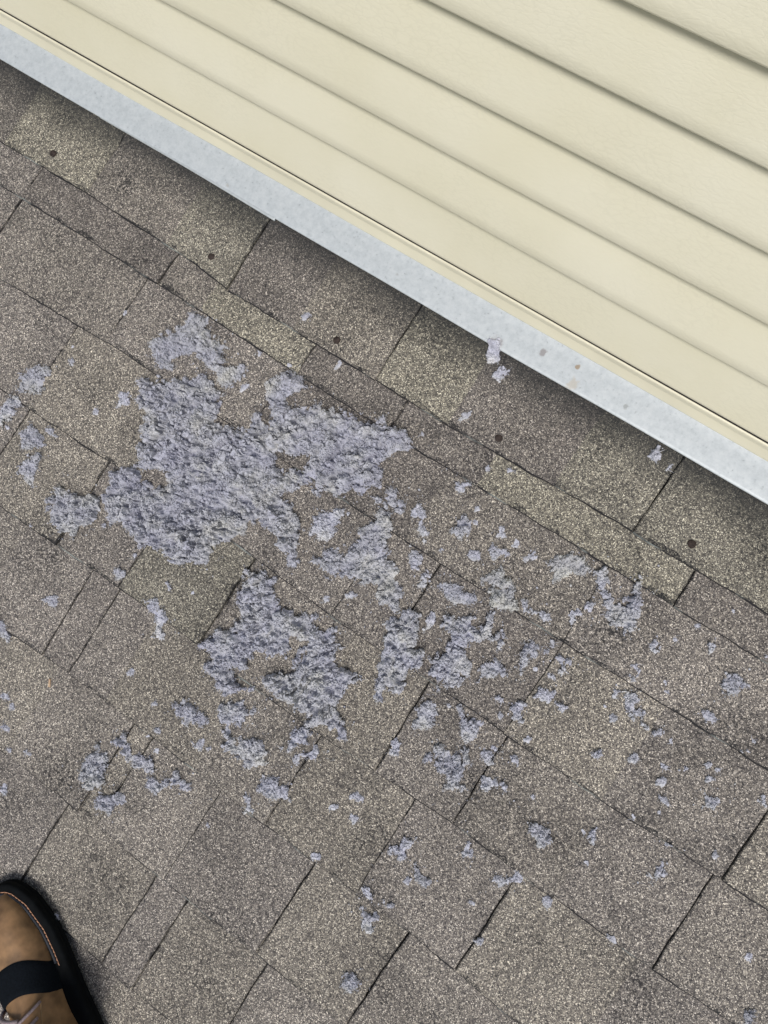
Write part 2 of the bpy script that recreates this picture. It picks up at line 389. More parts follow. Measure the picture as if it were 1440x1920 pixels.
# ================================================================ flashing
fl = empty('roof_flashing', (-0.4, 0.235, 0.008))
tag(fl, 'pale grey metal flashing strip where the roof meets the siding', 'flashing')
def sheet(name, ua, ub, va, vb, z, tilt=0.0, up=0.10, yaw=0.0):
    """an L of thin sheet metal with a small hem on its lower edge"""
    prof = [(va + 0.0016, z - 0.0020), (va, z - 0.0016), (va - 0.0003, z - 0.0004), (va + 0.0006, z + 0.0004), (va + 0.004, z + 0.0008), ((va + vb) / 2, z + 0.0012 + tilt), (vb - 0.006, z + 0.0010), (vb, z + 0.0035)]
    d = (math.sin(PITCH), math.cos(PITCH))
    prof += [(vb + d[0] * up * 0.3, z + 0.0035 + d[1] * up * 0.3), (vb + d[0] * up, z + 0.0035 + d[1] * up)]
    NU = 90; verts = []; faces = []
    for i in range(NU + 1):
        u = ua + (ub - ua) * i / NU
        wob = 0.0007 * math.sin(u * 7.1) + 0.0005 * math.sin(u * 17.3 + 1) + yaw * (u - ua)
        for k, (v, zz) in enumerate(prof):
            verts.append((u, v + (wob if k < 5 else 0) * 0.7, zz + (wob * 0.8 if k < 6 else 0)))
    K = len(prof)
    for i in range(NU):
        for k in range(K - 1):
            faces.append((i * K + k, (i + 1) * K + k, (i + 1) * K + k + 1, i * K + k + 1))
    o = link(name, verts, faces, M_FL, fl, smooth=True)
    md = o.modifiers.new('thick', 'SOLIDIFY'); md.thickness = 0.0007; md.offset = -1
    return o
sheet('flashing_sheet', -1.75, 1.2, 0.2085, 0.272, 0.0104, up=0.02)
sheet('under_sheet', -0.86, -0.534, 0.2085, 0.270, 0.0068, yaw=-0.0085, up=0.02)

# ================================================================ house wall with siding
# wall frame: a along u, b up the wall, c out of the wall towards the roof
UPW = (math.sin(PITCH), math.cos(PITCH)); OUT = (-math.cos(PITCH), math.sin(PITCH))
WB = (0.268, 0.037)
def wp(u, b, c): return (u, WB[0] + UPW[0] * b + OUT[0] * c, WB[1] + UPW[1] * b + OUT[1] * c)
wall = empty('house_wall', (-0.3, 0.262, 0.0))
tag(wall, 'house wall clad in cream vinyl clapboard siding above the flashing', 'wall')
def extrude_profile(name, prof, ua, ub, mat, parent, nu=60, wob=0.0):
    verts = []; faces = []; K = len(prof)
    for i in range(nu + 1):
        u = ua + (ub - ua) * i / nu
        for (b, c) in prof:
            wv = wob * (math.sin(u * 5.3 + b * 20) * 0.6 + math.sin(u * 11.7 + b * 31) * 0.4)
            verts.append(wp(u, b, c + wv))
    for i in range(nu):
        for k in range(K - 1):
            faces.append((i * K + k, (i + 1) * K + k, (i + 1) * K + k + 1, i * K + k + 1))
    return link(name, verts, faces, mat, parent, smooth=False)
S0 = 0.0752; SP = 0.0742; WU = (-1.75, 1.2)
extrude_profile('sheathing', [(-0.06, -0.020), (1.3, -0.020)], WU[0], WU[1], M_DARK, wall, 2)
P = 0.0185     # how far each butt edge stands proud
laps = [-0.055] + [S0 + SP * k for k in range(16)]
for k in range(len(laps) - 1):
    b0, b1 = laps[k], laps[k + 1]
    L = b1 - b0; C0 = -P          # the butt edges lie on c = 0
    prof = [(b0 + 0.004, C0 - 0.002), (b0 + 0.0005, C0 + 0.003), (b0, -0.0022), (b0 + 0.0006, -0.0008), (b0 + 0.0022, 0.0)]
    for f in (0.15, 0.3, 0.45, 0.6, 0.75, 0.88, 1.0, 1.08):
        bulge = 0.0010 * math.sin(math.pi * min(1, f))
        prof.append((b0 + 0.0022 + (L + 0.012 - 0.0022) * f / 1.08, -P * f / 1.04 + bulge))
    if k == 0: prof = [(b, c + 0.0042) for b, c in prof[4:]]
    o = extrude_profile('siding_course', prof, WU[0], WU[1], M_SID, wall, 70, 0.0007)
    for p in o.data.polygons: p.use_smooth = (p.vertices[3] % len(prof)) > 4 or k == 0
# J-channel standing on the flashing
extrude_profile('slit_shade_strip', [(-0.020, 0.0012), (-0.0006, 0.0006)], WU[0], WU[1], M_DARK, wall, 40)  # dark strip added to paint the shade in the slit behind the channel lip
jprof = [(-0.0285, -0.018), (-0.0285, 0.0008), (-0.0278, 0.0022), (-0.0262, 0.0028), (-0.0105, 0.0028), (-0.0092, 0.0036), (-0.0030, 0.0052), (-0.0010, 0.0050), (0.0, 0.0040), (-0.0004, 0.0028), (-0.0035, 0.0016), (-0.012, 0.0010)]
jo = extrude_profile('starter_channel', jprof, WU[0], WU[1], M_TRIM, wall, 60, 0.0004)

# ================================================================ lint
def in_poly(P, poly):
    x, y = P[:, 0], P[:, 1]; r = np.zeros(len(P), bool); n = len(poly); j = n - 1
    for i in range(n):
        xi, yi = poly[i]; xj, yj = poly[j]
        c = ((yi > y) != (yj > y)) & (x < (xj - xi) * (y - yi) / ((yj - yi) if yj != yi else 1e-12) + xi)
        r ^= c; j = i
    return r
def edge_dist(P, poly):
    a = poly; b = np.roll(poly, -1, axis=0); d = np.full(len(P), 1e9)
    for i in range(len(a)):
        e = b[i] - a[i]; L = max(1e-12, e @ e); t = np.clip(((P - a[i]) @ e) / L, 0, 1)
        d = np.minimum(d, np.hypot(*(P - a[i] - t[:, None] * e).T))
    return d
def ico(level):
    t = (1 + 5 ** 0.5) / 2
    v = [(-1, t, 0), (1, t, 0), (-1, -t, 0), (1, -t, 0), (0, -1, t), (0, 1, t), (0, -1, -t), (0, 1, -t), (t, 0, -1), (t, 0, 1), (-t, 0, -1), (-t, 0, 1)]
    f = [(0, 11, 5), (0, 5, 1), (0, 1, 7), (0, 7, 10), (0, 10, 11), (1, 5, 9), (5, 11, 4), (11, 10, 2), (10, 7, 6), (7, 1, 8), (3, 9, 4), (3, 4, 2), (3, 2, 6), (3, 6, 8), (3, 8, 9), (4, 9, 5), (2, 4, 11), (6, 2, 10), (8, 6, 7), (9, 8, 1)]
    v = [np.array(x) / np.linalg.norm(x) for x in v]
    for _ in range(level):
        cache = {}; nf = []
        def mid(a, b):
            k = (min(a, b), max(a, b))
            if k not in cache:
                m = v[a] + v[b]; v.append(m / np.linalg.norm(m)); cache[k] = len(v) - 1
            return cache[k]
        for a, b, c in f:
            x, y, z = mid(a, b), mid(b, c), mid(c, a); nf += [(a, x, z), (b, y, x), (c, z, y), (x, y, z)]
        f = nf
    return np.array(v), np.array(f)
ICO0, ICO1 = ico(0), ico(1)
def blobs(cent, rad, base, rough, flat=1.0):
    """many crumpled lumps in one go"""
    bv, bf = base; n = len(cent); k = len(bv)
    if n == 0: return np.zeros((0, 3)), np.zeros((0, 3), int)
    ax = rng.uniform(0.65, 1.5, (n, 3)); ax[:, 2] *= flat
    q = rng.normal(size=(n, 4)); q /= np.linalg.norm(q, axis=1)[:, None]
    w_, x, y, z = q.T
    Rm = np.stack([1 - 2 * (y * y + z * z), 2 * (x * y - z * w_), 2 * (x * z + y * w_), 2 * (x * y + z * w_), 1 - 2 * (x * x + z * z), 2 * (y * z - x * w_), 2 * (x * z - y * w_), 2 * (y * z + x * w_), 1 - 2 * (x * x + y * y)], 1).reshape(n, 3, 3)
    lv = np.einsum('nij,kj->nki', Rm, bv) * ax[:, None, :]
    jit = 1 + rng.uniform(-rough, rough, (n, k, 1))
    lv = lv * jit * rad[:, None, None] + cent[:, None, :]
    return lv.reshape(-1, 3), (bf[None] + (np.arange(n) * k)[:, None, None]).reshape(-1, 3)
def fibres(start, length, thick, seg=4, up=0.35):
    """curled threads, three-sided"""
    n = len(start)
    if n == 0: return np.zeros((0, 3)), np.zeros((0, 3), int)
    d = rng.normal(size=(n, 3)); d[:, 2] = np.abs(d[:, 2]) * up; d /= np.linalg.norm(d, axis=1)[:, None]
    pts = [start]; 
    curl = rng.normal(size=(n, 3)) * 0.9
    for s in range(seg):
        d = d + np.cross(curl, d) * 0.6 + rng.normal(size=(n, 3)) * 0.25
        d[:, 2] -= 0.10; d /= np.linalg.norm(d, axis=1)[:, None]
        pts.append(pts[-1] + d * (length / seg)[:, None])
    pts = np.stack(pts, 1)                                        # n, seg+1, 3
    a = rng.normal(size=(n, 3)); a /= np.linalg.norm(a, axis=1)[:, None]
    b_ = np.cross(a, d); b_ /= np.linalg.norm(b_, axis=1)[:, None] + 1e-9; a = np.cross(b_, d)
    tap = np.linspace(1.0, 0.35, seg + 1)
    V = []
    for k in range(3):
        an = 2 * math.pi * k / 3
        V.append(pts + (a * math.cos(an) + b_ * math.sin(an))[:, None, :] * thick[:, None, None] * tap[None, :, None])
    V = np.stack(V, 2).reshape(n, -1, 3)                          # n, (seg+1)*3, 3
    F = []
    for s in range(seg):
        for k in range(3):
            i0, i1 = s * 3 + k, s * 3 + (k + 1) % 3
            F += [(i0, i1, i1 + 3), (i0, i1 + 3, i0 + 3)]
    F = np.array(F)
    return V.reshape(-1, 3), (F[None] + (np.arange(n) * V.shape[1])[:, None, None]).reshape(-1, 3)
def curls(start, rad, turn, thick, seg=7):
    """tight worm-like curls of felted thread, four-sided"""
    n = len(start)
    if n == 0: return np.zeros((0, 3)), np.zeros((0, 3), int)
    ax = rng.normal(size=(n, 3)); ax[:, 2] *= 0.8; ax /= np.linalg.norm(ax, axis=1)[:, None]
    e1 = np.cross(ax, rng.normal(size=(n, 3))); e1 /= np.linalg.norm(e1, axis=1)[:, None]; e2 = np.cross(ax, e1)
    ph = rng.uniform(0, 6.28, n); V = []
    for s in range(seg + 1):
        an = ph + turn * s / seg; rr = rad * (1 + 0.25 * np.sin(3 * an))
        c = start + (e1 * np.cos(an)[:, None] + e2 * np.sin(an)[:, None]) * rr[:, None] + ax * (rad * 0.5 * (s / seg - 0.5))[:, None] + rng.normal(size=(n, 3)) * (thick * 0.35)[:, None]
        o1 = e1 * np.cos(an)[:, None] + e2 * np.sin(an)[:, None]
        th = thick * (0.45 if s in (0, seg) else 1.0) * rng.uniform(0.75, 1.2, n)
        for (p, q_) in ((1, 0), (0, 1), (-1, 0), (0, -1)):
            V.append(c + (o1 * p + ax * q_) * th[:, None])
    V = np.stack(V, 1); F = []
    for s in range(seg):
        for k in range(4):
            i0, i1 = s * 4 + k, s * 4 + (k + 1) % 4; F += [(i0, i1, i1 + 4), (i0, i1 + 4, i0 + 4)]
    F = np.array(F)
    return V.reshape(-1, 3), (F[None] + (np.arange(n) * V.shape[1])[:, None, None]).reshape(-1, 3)
def merge(parts):
    vs, fs, o = [], [], 0
    for v, f in parts:
        vs.append(v); fs.append(f + o); o += len(v)
    return np.concatenate(vs), np.concatenate(fs)

def surf(u, v): return np.array([roof_w(a, b) for a, b in zip(u, v)])
def lint_clump(poly, hmax, holes=(), name='lint_clump', zoff=None, dens=1.0):
    poly = np.array(poly, float).reshape(-1, 2) / 1000
    cen = poly.mean(0); lo, hi = poly.min(0) - 0.004, poly.max(0) + 0.004
    hmax = hmax / 1000 * 1.4; pn = rng.uniform(0, 40)
    def inside(P):
        # a ragged outline
        amp = 0.0030 if hmax > 0.0065 else (0.0015 if hmax > 0.0032 else 0.0008)
        wv = np.stack([vnoise(np.c_[P * 130, np.zeros(len(P))]) + 0.8 * vnoise(np.c_[P * 330, np.zeros(len(P)) + 5]), vnoise(np.c_[P * 130 + 50, np.ones(len(P))]) + 0.8 * vnoise(np.c_[P * 330 + 50, np.ones(len(P)) + 5])], 1) * amp
        Q = P + wv; r = in_poly(Q, poly)
        d = edge_dist(Q, poly)
        for h in holes:
            hp = np.array(h, float).reshape(-1, 2) / 1000
            r &= ~in_poly(Q, hp); d = np.minimum(d, edge_dist(Q, hp))
        if hmax > 0.0054:                                # lacy rim
            p = pitf(P); r &= p > np.interp(d, [0, 0.002, 0.0065], [0.12, -0.12, -1.2]); r &= (tuft(P) > np.interp(d, [0, 0.006, 0.013], [0.11, 0.07, 0.0])) | (hmax < 0.0125)
        return r, d
    def tuft(P):                                         # rounded tufts about 15 mm across with crevices between them
        wv = np.stack([vnoise(np.c_[P * 120, np.full(len(P), pn + 51)]), vnoise(np.c_[P * 120, np.full(len(P), pn + 57)])], 1) * 0.004
        Q = P + wv
        return np.minimum(np.abs(vnoise(np.c_[Q * 62, np.full(len(P), pn + 61)])), 0.06 + np.abs(vnoise(np.c_[Q * 62 + 9, np.full(len(P), pn + 67)])))
    def pitf(P): return 0.72 * vnoise(np.c_[P * 165, np.full(len(P), pn + 31)]) + 0.45 * vnoise(np.c_[P * 340, np.full(len(P), pn + 37)])
    def mound(P, d):
        z = lambda k: np.full(len(P), pn + k)
        n1 = vnoise(np.c_[P * 42, z(3.3)]); b1 = np.sqrt(np.abs(vnoise(np.c_[P * 78, z(7.1)]))); b2 = np.sqrt(np.abs(vnoise(np.c_[P * 160, z(2.1)]))); n3 = vnoise(np.c_[P * 420, z(5.2)])
        edge = np.minimum(1, (d / (0.0025 + 0.32 * hmax)) ** 0.55)
        body = np.clip(0.10 + 0.30 * (n1 + 0.5) + 0.60 * b1 + 0.30 * b2 - 0.12, 0.04, 1.5)
        pit = np.clip((pitf(P) + 0.29) / 0.20, 0.0, 1.0); pit = pit * pit * (3 - 2 * pit)
        tf = np.clip(tuft(P) / 0.30, 0.0, 1.0); tf = 0.14 + 0.98 * np.sqrt(np.clip((tf - 0.08) / 0.92, 0, 1)) if hmax > 0.0085 else 1.0
        return edge * tf * (0.10 + 0.90 * pit) * (hmax * body + 0.0005 * n3 * min(1.0, hmax / 0.006)) 
    def grid(sp, jit=0.55):
        gx, gy = np.meshgrid(np.arange(lo[0], hi[0], sp), np.arange(lo[1], hi[1], sp))
        P = np.stack([gx.ravel(), gy.ravel()], 1)
        return (P + rng.uniform(-jit, jit, P.shape) * sp), gx.shape
    def ground(P):
        return fast_ground(P, zoff)
    parts = []
    # felted body: a puffy sheet with creases and pits
    sp_ = 0.0011 if hmax > 0.006 else 0.0008
    P, shp = grid(sp_, 0.3); r, d = inside(P); r = r & (d > (0.0022 + 0.0016 * vnoise(np.c_[P * 240, np.full(len(P), pn + 41)]) if hmax > 0.0085 else 0.0)); h_ = np.where(r, mound(P, d), 0.0)
    warp = np.stack([vnoise(np.c_[P * 190, np.full(len(P), pn + 11)]), vnoise(np.c_[P * 190, np.full(len(P), pn + 17)])], 1) * 0.30 * h_[:, None] * (1 if hmax > 0.005 else 0.5)
    V0 = np.c_[P + warp, ground(P) + np.where(r, h_ + 0.0004, -0.0004)]
    idx = np.arange(len(P)).reshape(shp); q4 = np.stack([idx[:-1, :-1], idx[:-1, 1:], idx[1:, 1:], idx[1:, :-1]], -1).reshape(-1, 4)
    q4 = q4[r[q4].sum(1) >= 2]
    if len(q4):
        F0 = np.concatenate([q4[:, [0, 1, 2]], q4[:, [0, 2, 3]]]); used = np.unique(F0); mp_ = np.zeros(len(P), int); mp_[used] = np.arange(len(used))
        parts.append((V0[used], mp_[F0]))
    # flakes and knots riding on it
    for sp, r0, r1, base, ro, keep in ((0.0042, 0.0010, 0.0021, ICO1, 0.38, 0.8), (0.0020, 0.00045, 0.0010, ICO0, 0.5, 0.50)):
        P, _ = grid(sp / math.sqrt(dens)); r, d = inside(P); P, d = P[r], d[r]
        if len(P) == 0: continue
        k = rng.random(len(P)) < keep; P, d = P[k], d[k]
        if base is ICO1:
            k = pitf(P) > -0.09; P, d = P[k], d[k]
        rad = rng.uniform(r0, r1, len(P)) * min(1, 0.5 + hmax / 0.014)
        lift_ = rng.uniform(0.1, 0.9, len(P)) if base is ICO1 else rng.uniform(0.2, 1.8, len(P)) * np.clip(d / 0.004, 0.2, 1)
        z = ground(P) + mound(P, d) + rad * lift_
        parts.append(blobs(np.c_[P, z], rad, base, ro, 0.8))
    # felted curls
    P, _ = grid(0.0029 / math.sqrt(dens)); r, d = inside(P - rng.normal(size=P.shape) * 0.0008); k = r & (pitf(P) > -0.12); P, d = P[k], d[k]
    if len(P):
        rad = rng.uniform(0.0009, 0.0024, len(P)) * min(1, 0.45 + hmax / 0.018)
        parts.append(curls(np.c_[P, ground(P) + mound(P, d) + rad * rng.uniform(0.1, 1.1, len(P)) * np.clip(d / 0.004, 0.3, 1)], rad, rng.uniform(2.5, 5.5, len(P)), rng.uniform(0.00045, 0.00095, len(P))))
    # loose threads, more at the rim
    P, _ = grid(0.0020 / math.sqrt(dens)); r, d = inside(P); P, d = P[r], d[r]
    if len(P):
        k = (rng.random(len(P)) < np.where(d < 0.004, 0.85, 0.30)) & (pitf(P) > -0.15); P, d = P[k], d[k]
        z = ground(P) + mound(P, d) + 0.0006
        parts.append(fibres(np.c_[P, z], rng.uniform(0.004, 0.011, len(P)), np.where(rng.random(len(P)) < 0.3, 0.00058, 0.00034), seg=5))
    if not parts: return None
    V, F = merge(parts)
    # nothing may sink into the shingles
    zg = fast_ground(V[:, :2], zoff)
    V[:, 2] = np.maximum(V[:, 2], zg + 0.0002)
    o = link(name, V, F, M_LINT, smooth=True, at=(cen[0], cen[1], float(roof_w(*cen))))
    t = rng.uniform(0.98, 1.06) * (1.12 if hmax < 0.011 else 1.0); o.color = (t, t, t * rng.uniform(0.985, 1.02), 1)
    return o
GU = np.arange(-1.4, 0.8, 0.004); GV = np.arange(-1.05, 0.27, 0.001)
GTAB = np.array([[roof_w(u, v) for v in GV] for u in GU[::4]])
def fast_ground(P, zoff):
    if zoff is not None: return zoff(P)
    i = np.clip(((P[:, 0] - GU[0]) / 0.016).astype(int), 0, GTAB.shape[0] - 1); j = np.clip(((P[:, 1] - GV[0]) / 0.001).astype(int), 0, GTAB.shape[1] - 1)
    return GTAB[i, j]

LINT = [
('arch',13,[-573,30,-562,39,-541,39,-539,27,-526,20,-500,25,-493,19,-495,6,-485,-1,-469,-1,-452,21,-450,10,-446,0,-459,-17,-453,-26,-466,-34,-480,-32,-490,-21,-504,-24,-524,-16,-532,-11,-542,-21,-550,-29,-557,-43,-540,-48,-549,-56,-564,-57,-573,-70,-573,-52,-584,-44,-594,-47,-599,-30,-589,-12,-579,2,-565,17]),
('main',20,[-596,-97,-590,-85,-570,-78,-560,-81,-562,-65,-549,-68,-517,-47,-504,-34,-482,-34,-463,-42,-456,-50,-450,-62,-451,-84,-435,-77,-418,-74,-415,-63,-402,-67,-406,-45,-402,-34,-385,-44,-383,-31,-393,-22,-404,-14,-415,6,-413,17,-401,31,-392,41,-374,37,-364,31,-365,19,-375,11,-376,0,-368,-3,-357,4,-341,18,-322,20,-301,34,-284,31,-276,41,-262,35,-249,40,-253,54,-239,51,-238,42,-217,48,-199,49,-187,38,-194,31,-205,17,-211,-3,-216,-3,-201,-20,-198,-31,-205,-39,-212,-54,-228,-56,-239,-74,-253,-75,-264,-77,-261,-94,-271,-90,-283,-76,-293,-87,-301,-102,-309,-109,-314,-117,-292,-116,-276,-125,-266,-133,-253,-154,-249,-166,-233,-180,-235,-188,-252,-192,-262,-182,-276,-176,-281,-165,-298,-166,-308,-162,-323,-170,-326,-186,-341,-211,-356,-228,-349,-255,-367,-267,-396,-281,-420,-277,-440,-280,-448,-289,-460,-282,-490,-276,-504,-285,-503,-297,-515,-276,-534,-268,-544,-254,-542,-235,-547,-220,-531,-206,-518,-192,-514,-193,-526,-172,-539,-150,-551,-127,-569,-117,-572,-99,-582,-93]),
('left_lump',14,[-614,-290,-603,-281,-581,-283,-566,-276,-557,-264,-542,-266,-531,-277,-527,-292,-533,-308,-545,-316,-543,-331,-544,-338,-556,-333,-568,-341,-583,-335,-603,-324,-612,-315,-607,-304]),
('far_left_upper',9,[-761,-178,-747,-172,-739,-154,-725,-148,-715,-145,-710,-158,-714,-173,-707,-187,-718,-193,-737,-200,-750,-189]),
('far_left_edge',7,[-766,-251,-758,-235,-757,-219,-742,-205,-733,-213,-737,-226,-729,-229,-736,-246,-743,-258,-752,-266]),
('far_left_mid',8,[-709,-253,-703,-233,-685,-233,-675,-240,-658,-251,-673,-255,-679,-263,-682,-273,-695,-262]),
('far_left_bit',5,[-677,-228,-667,-217,-658,-222,-653,-228,-667,-230]),
('far_left_low',8,[-673,-272,-657,-261,-655,-277,-652,-291,-641,-302,-638,-313,-654,-305,-677,-306,-680,-292]),
('beside_main',5,[-603,-120,-592,-111,-579,-121,-586,-133,-591,-141,-599,-130]),
('mid_patch',7,[-255,-138,-247,-131,-257,-121,-250,-106,-238,-94,-231,-82,-224,-85,-220,-99,-220,-114,-216,-128,-230,-137,-240,-138]),
('centre_ridge',13,[-228,-172,-223,-155,-215,-153,-219,-147,-207,-131,-192,-134,-197,-123,-186,-121,-185,-111,-193,-99,-189,-89,-184,-79,-181,-65,-182,-51,-196,-53,-202,-47,-194,-37,-187,-40,-186,-23,-175,-21,-174,-30,-160,-30,-151,-36,-155,-49,-166,-46,-168,-52,-155,-65,-151,-77,-147,-88,-134,-108,-116,-109,-107,-117,-104,-129,-94,-132,-86,-145,-85,-157,-94,-165,-104,-162,-117,-168,-121,-157,-129,-145,-141,-153,-157,-159,-171,-159,-181,-163,-195,-177,-205,-176,-208,-168,-221,-175]),
('trail_up',6,[-150,-34,-142,-21,-124,-31,-123,-42,-114,-46,-109,-50,-109,-64,-114,-60,-125,-51,-128,-43,-143,-41]),
('trail_low',6,[-121,-76,-97,-84,-96,-96,-84,-92,-75,-103,-74,-116,-82,-117,-93,-119,-85,-105,-92,-95,-103,-100,-112,-99,-115,-87]),
('bit_a',4,[-163,-180,-156,-168,-145,-170,-145,-177,-161,-183]),
('lower_left',17,[-311,-236,-310,-225,-297,-226,-289,-226,-276,-218,-264,-222,-254,-213,-251,-218,-253,-227,-241,-236,-231,-237,-227,-247,-211,-236,-202,-242,-194,-232,-179,-227,-173,-230,-178,-241,-165,-237,-146,-221,-143,-229,-146,-236,-138,-240,-128,-238,-125,-246,-131,-248,-123,-264,-107,-265,-91,-261,-80,-263,-88,-281,-90,-292,-84,-302,-89,-313,-76,-321,-61,-329,-51,-334,-51,-344,-61,-348,-78,-341,-90,-345,-100,-360,-109,-354,-115,-345,-128,-345,-135,-352,-141,-347,-162,-349,-174,-350,-189,-343,-197,-339,-189,-324,-176,-317,-161,-309,-171,-297,-176,-283,-173,-271,-185,-267,-194,-273,-184,-286,-183,-298,-195,-299,-204,-312,-214,-309,-224,-318,-221,-330,-227,-332,-218,-341,-228,-350,-239,-353,-226,-366,-214,-368,-202,-359,-192,-362,-186,-356,-190,-366,-209,-372,-221,-385,-229,-396,-242,-392,-245,-395,-255,-380,-270,-382,-279,-374,-271,-364,-277,-355,-296,-355,-284,-321,-269,-309,-269,-299,-263,-293,-272,-279,-283,-274,-288,-260,-290,-244,-297,-241]),
('row_a',9,[-282,-451,-280,-439,-272,-427,-259,-427,-247,-432,-229,-432,-226,-437,-230,-450,-244,-449,-249,-461,-254,-466,-264,-459,-274,-456]),
('row_b',10,[-224,-420,-227,-404,-219,-396,-210,-390,-200,-385,-192,-390,-180,-381,-177,-394,-183,-403,-183,-411,-194,-421,-190,-432,-180,-428,-165,-420,-151,-410,-135,-421,-126,-432,-135,-445,-144,-459,-160,-451,-173,-453,-189,-457,-195,-451,-193,-440,-202,-437,-204,-426,-219,-428]),
('row_c',7,[-122,-407,-116,-397,-125,-387,-117,-372,-108,-363,-96,-366,-94,-377,-105,-390,-109,-400,-111,-408]),
('row_d',6,[-99,-412,-100,-398,-89,-385,-81,-375,-76,-378,-74,-392,-85,-395,-91,-404,-94,-412]),
('row_e',9,[-126,-463,-125,-448,-116,-451,-105,-436,-100,-447,-87,-438,-78,-448,-71,-456,-82,-465,-91,-473,-104,-472,-116,-471]),
('row_f',4,[-135,-485,-132,-480,-120,-484,-115,-495,-106,-499,-117,-513,-116,-501]),
('string_a',4,[-233,-474,-224,-475,-228,-458,-219,-459,-215,-469,-198,-458,-206,-470,-214,-474,-224,-479]),
('bl_oval',11,[-350,-563,-345,-559,-338,-564,-323,-566,-318,-581,-310,-598,-309,-607,-322,-617,-338,-618,-348,-612,-352,-593,-347,-576]),
('bl_curl',8,[-307,-627,-307,-611,-294,-609,-277,-589,-264,-600,-273,-612,-279,-632,-290,-632,-302,-633]),
('bl_chain',8,[-334,-546,-327,-531,-327,-523,-318,-524,-312,-533,-302,-536,-292,-539,-283,-532,-264,-532,-256,-539,-263,-549,-281,-551,-297,-555,-308,-551,-319,-543]),
('bl_bow',7,[-255,-566,-258,-548,-244,-550,-234,-540,-234,-525,-228,-517,-219,-527,-197,-524,-195,-532,-209,-537,-228,-541,-232,-551,-230,-563,-240,-567]),
('cr_left',13,[-96,-185,-96,-171,-82,-159,-82,-148,-66,-142,-53,-161,-45,-180,-39,-185,-28,-180,-21,-192,-20,-207,-32,-221,-26,-235,-27,-248,-38,-256,-47,-257,-37,-269,-40,-276,-55,-282,-57,-264,-66,-251,-73,-237,-73,-225,-82,-214,-80,-203,-89,-193]),
('cr_mid',12,[-32,-138,-28,-119,-16,-125,-7,-112,2,-106,5,-115,17,-119,14,-91,21,-86,28,-100,29,-118,42,-102,51,-101,51,-108,54,-120,47,-127,29,-120,23,-136,14,-144,14,-154,34,-164,43,-176,39,-183,30,-183,38,-189,27,-201,14,-220,13,-218,19,-202,5,-209,-9,-210,-13,-200,-11,-192,-21,-189,-10,-179,-17,-173,-12,-165,-20,-156,-21,-147]),
('cr_small',8,[41,-165,41,-154,51,-145,48,-136,56,-135,67,-141,75,-143,77,-150,65,-159,49,-174]),
('cr_hook',8,[79,-139,82,-126,77,-114,73,-98,78,-94,87,-95,94,-95,102,-87,98,-81,106,-75,109,-87,99,-96,94,-106,88,-117,95,-129,88,-138]),
('cr_hook_right',6,[113,-91,124,-88,132,-83,137,-91,130,-97,138,-106,133,-109,123,-100]),
('cr_top',13,[-21,-67,-19,-57,-10,-49,-9,-39,-1,-31,6,-41,15,-42,25,-47,36,-57,41,-71,26,-83,14,-86,4,-81,1,-69,4,-60,-5,-60,-14,-68]),
('cr_upper_left',8,[-62,-104,-59,-88,-48,-90,-37,-83,-27,-88,-16,-83,-3,-88,-14,-100,-26,-110,-39,-112,-47,-106]),
('cr_tail',6,[39,-58,45,-50,53,-58,66,-58,69,-49,87,-56,83,-61,62,-63,48,-66]),
('sliver',3,[-51,-134,-45,-132,-40,-146,-43,-162,-48,-147]),
('up_a',7,[-119,28,-106,41,-94,37,-100,28,-99,19,-110,15]),
('up_b',9,[-87,-26,-84,-13,-82,-1,-69,-3,-63,-16,-67,-32,-74,-35]),
('up_c',5,[-34,-2,-38,17,-24,7,-22,-4,-30,-7]),
('up_d',6,[-25,-33,-33,-13,-24,-16,-12,-10,-2,-10,-13,-25,-19,-34]),
('up_e',5,[-49,-44,-50,-36,-38,-30,-33,-36,-36,-44,-43,-48]),
('up_f',3,[-9,-4,-9,7,-2,5,-4,-3]),
('up_g',5,[12,-11,14,-1,19,6,29,6,30,-2,22,-7]),
('right_cap',11,[41,5,49,22,71,36,78,33,92,29,95,22,76,1,76,3,63,-15,51,-6]),
('right_horn',11,[99,22,102,39,117,32,122,22,121,16,133,11,138,5,148,7,144,20,149,33,144,38,142,49,150,51,156,39,166,29,169,17,177,9,175,1,184,-13,174,-20,161,-20,146,-23,139,-19,134,-9,127,-4,119,2,115,12,106,16]),
('right_zig',6,[107,-47,100,-29,106,-25,112,-28,112,-5,118,-6,126,-21,116,-32,111,-38,113,-47]),
('r_a',5,[205,-15,202,-2,213,-7,217,-16,210,-23]),
('r_b',5,[259,26,262,35,268,35,271,23,268,15]),
('r_c',4,[197,-50,203,-43,214,-47,213,-57,209,-66,204,-65,208,-55]),
('r_d',10,[299,-10,299,7,308,13,320,13,329,5,320,-7,315,-15,303,-18]),
('r_e',10,[295,-58,297,-45,306,-43,315,-48,326,-57,317,-60,305,-62]),
('r_f',7,[211,-85,219,-79,230,-81,235,-89,246,-92,245,-102,257,-103,259,-113,250,-109,244,-103,231,-105,222,-102,221,-94]),
('r_g',4,[198,-90,198,-80,206,-86,208,-96,202,-96]),
('r_h',5,[265,-113,264,-102,276,-98,274,-111,271,-115]),
('r_i',6,[354,-140,351,-129,360,-136,370,-133,374,-134,371,-148,362,-150]),
('r_j',7,[352,-263,357,-254,354,-236,358,-233,364,-242,371,-244,363,-254,360,-266]),
('r_k',5,[407,-101,408,-94,416,-101,423,-107,419,-110]),
('r_l',4,[270,-260,266,-250,271,-246,277,-260,279,-267,272,-266]),
('low_a',7,[8,-273,3,-253,7,-238,15,-228,26,-235,29,-254,35,-257,25,-273,17,-276]),
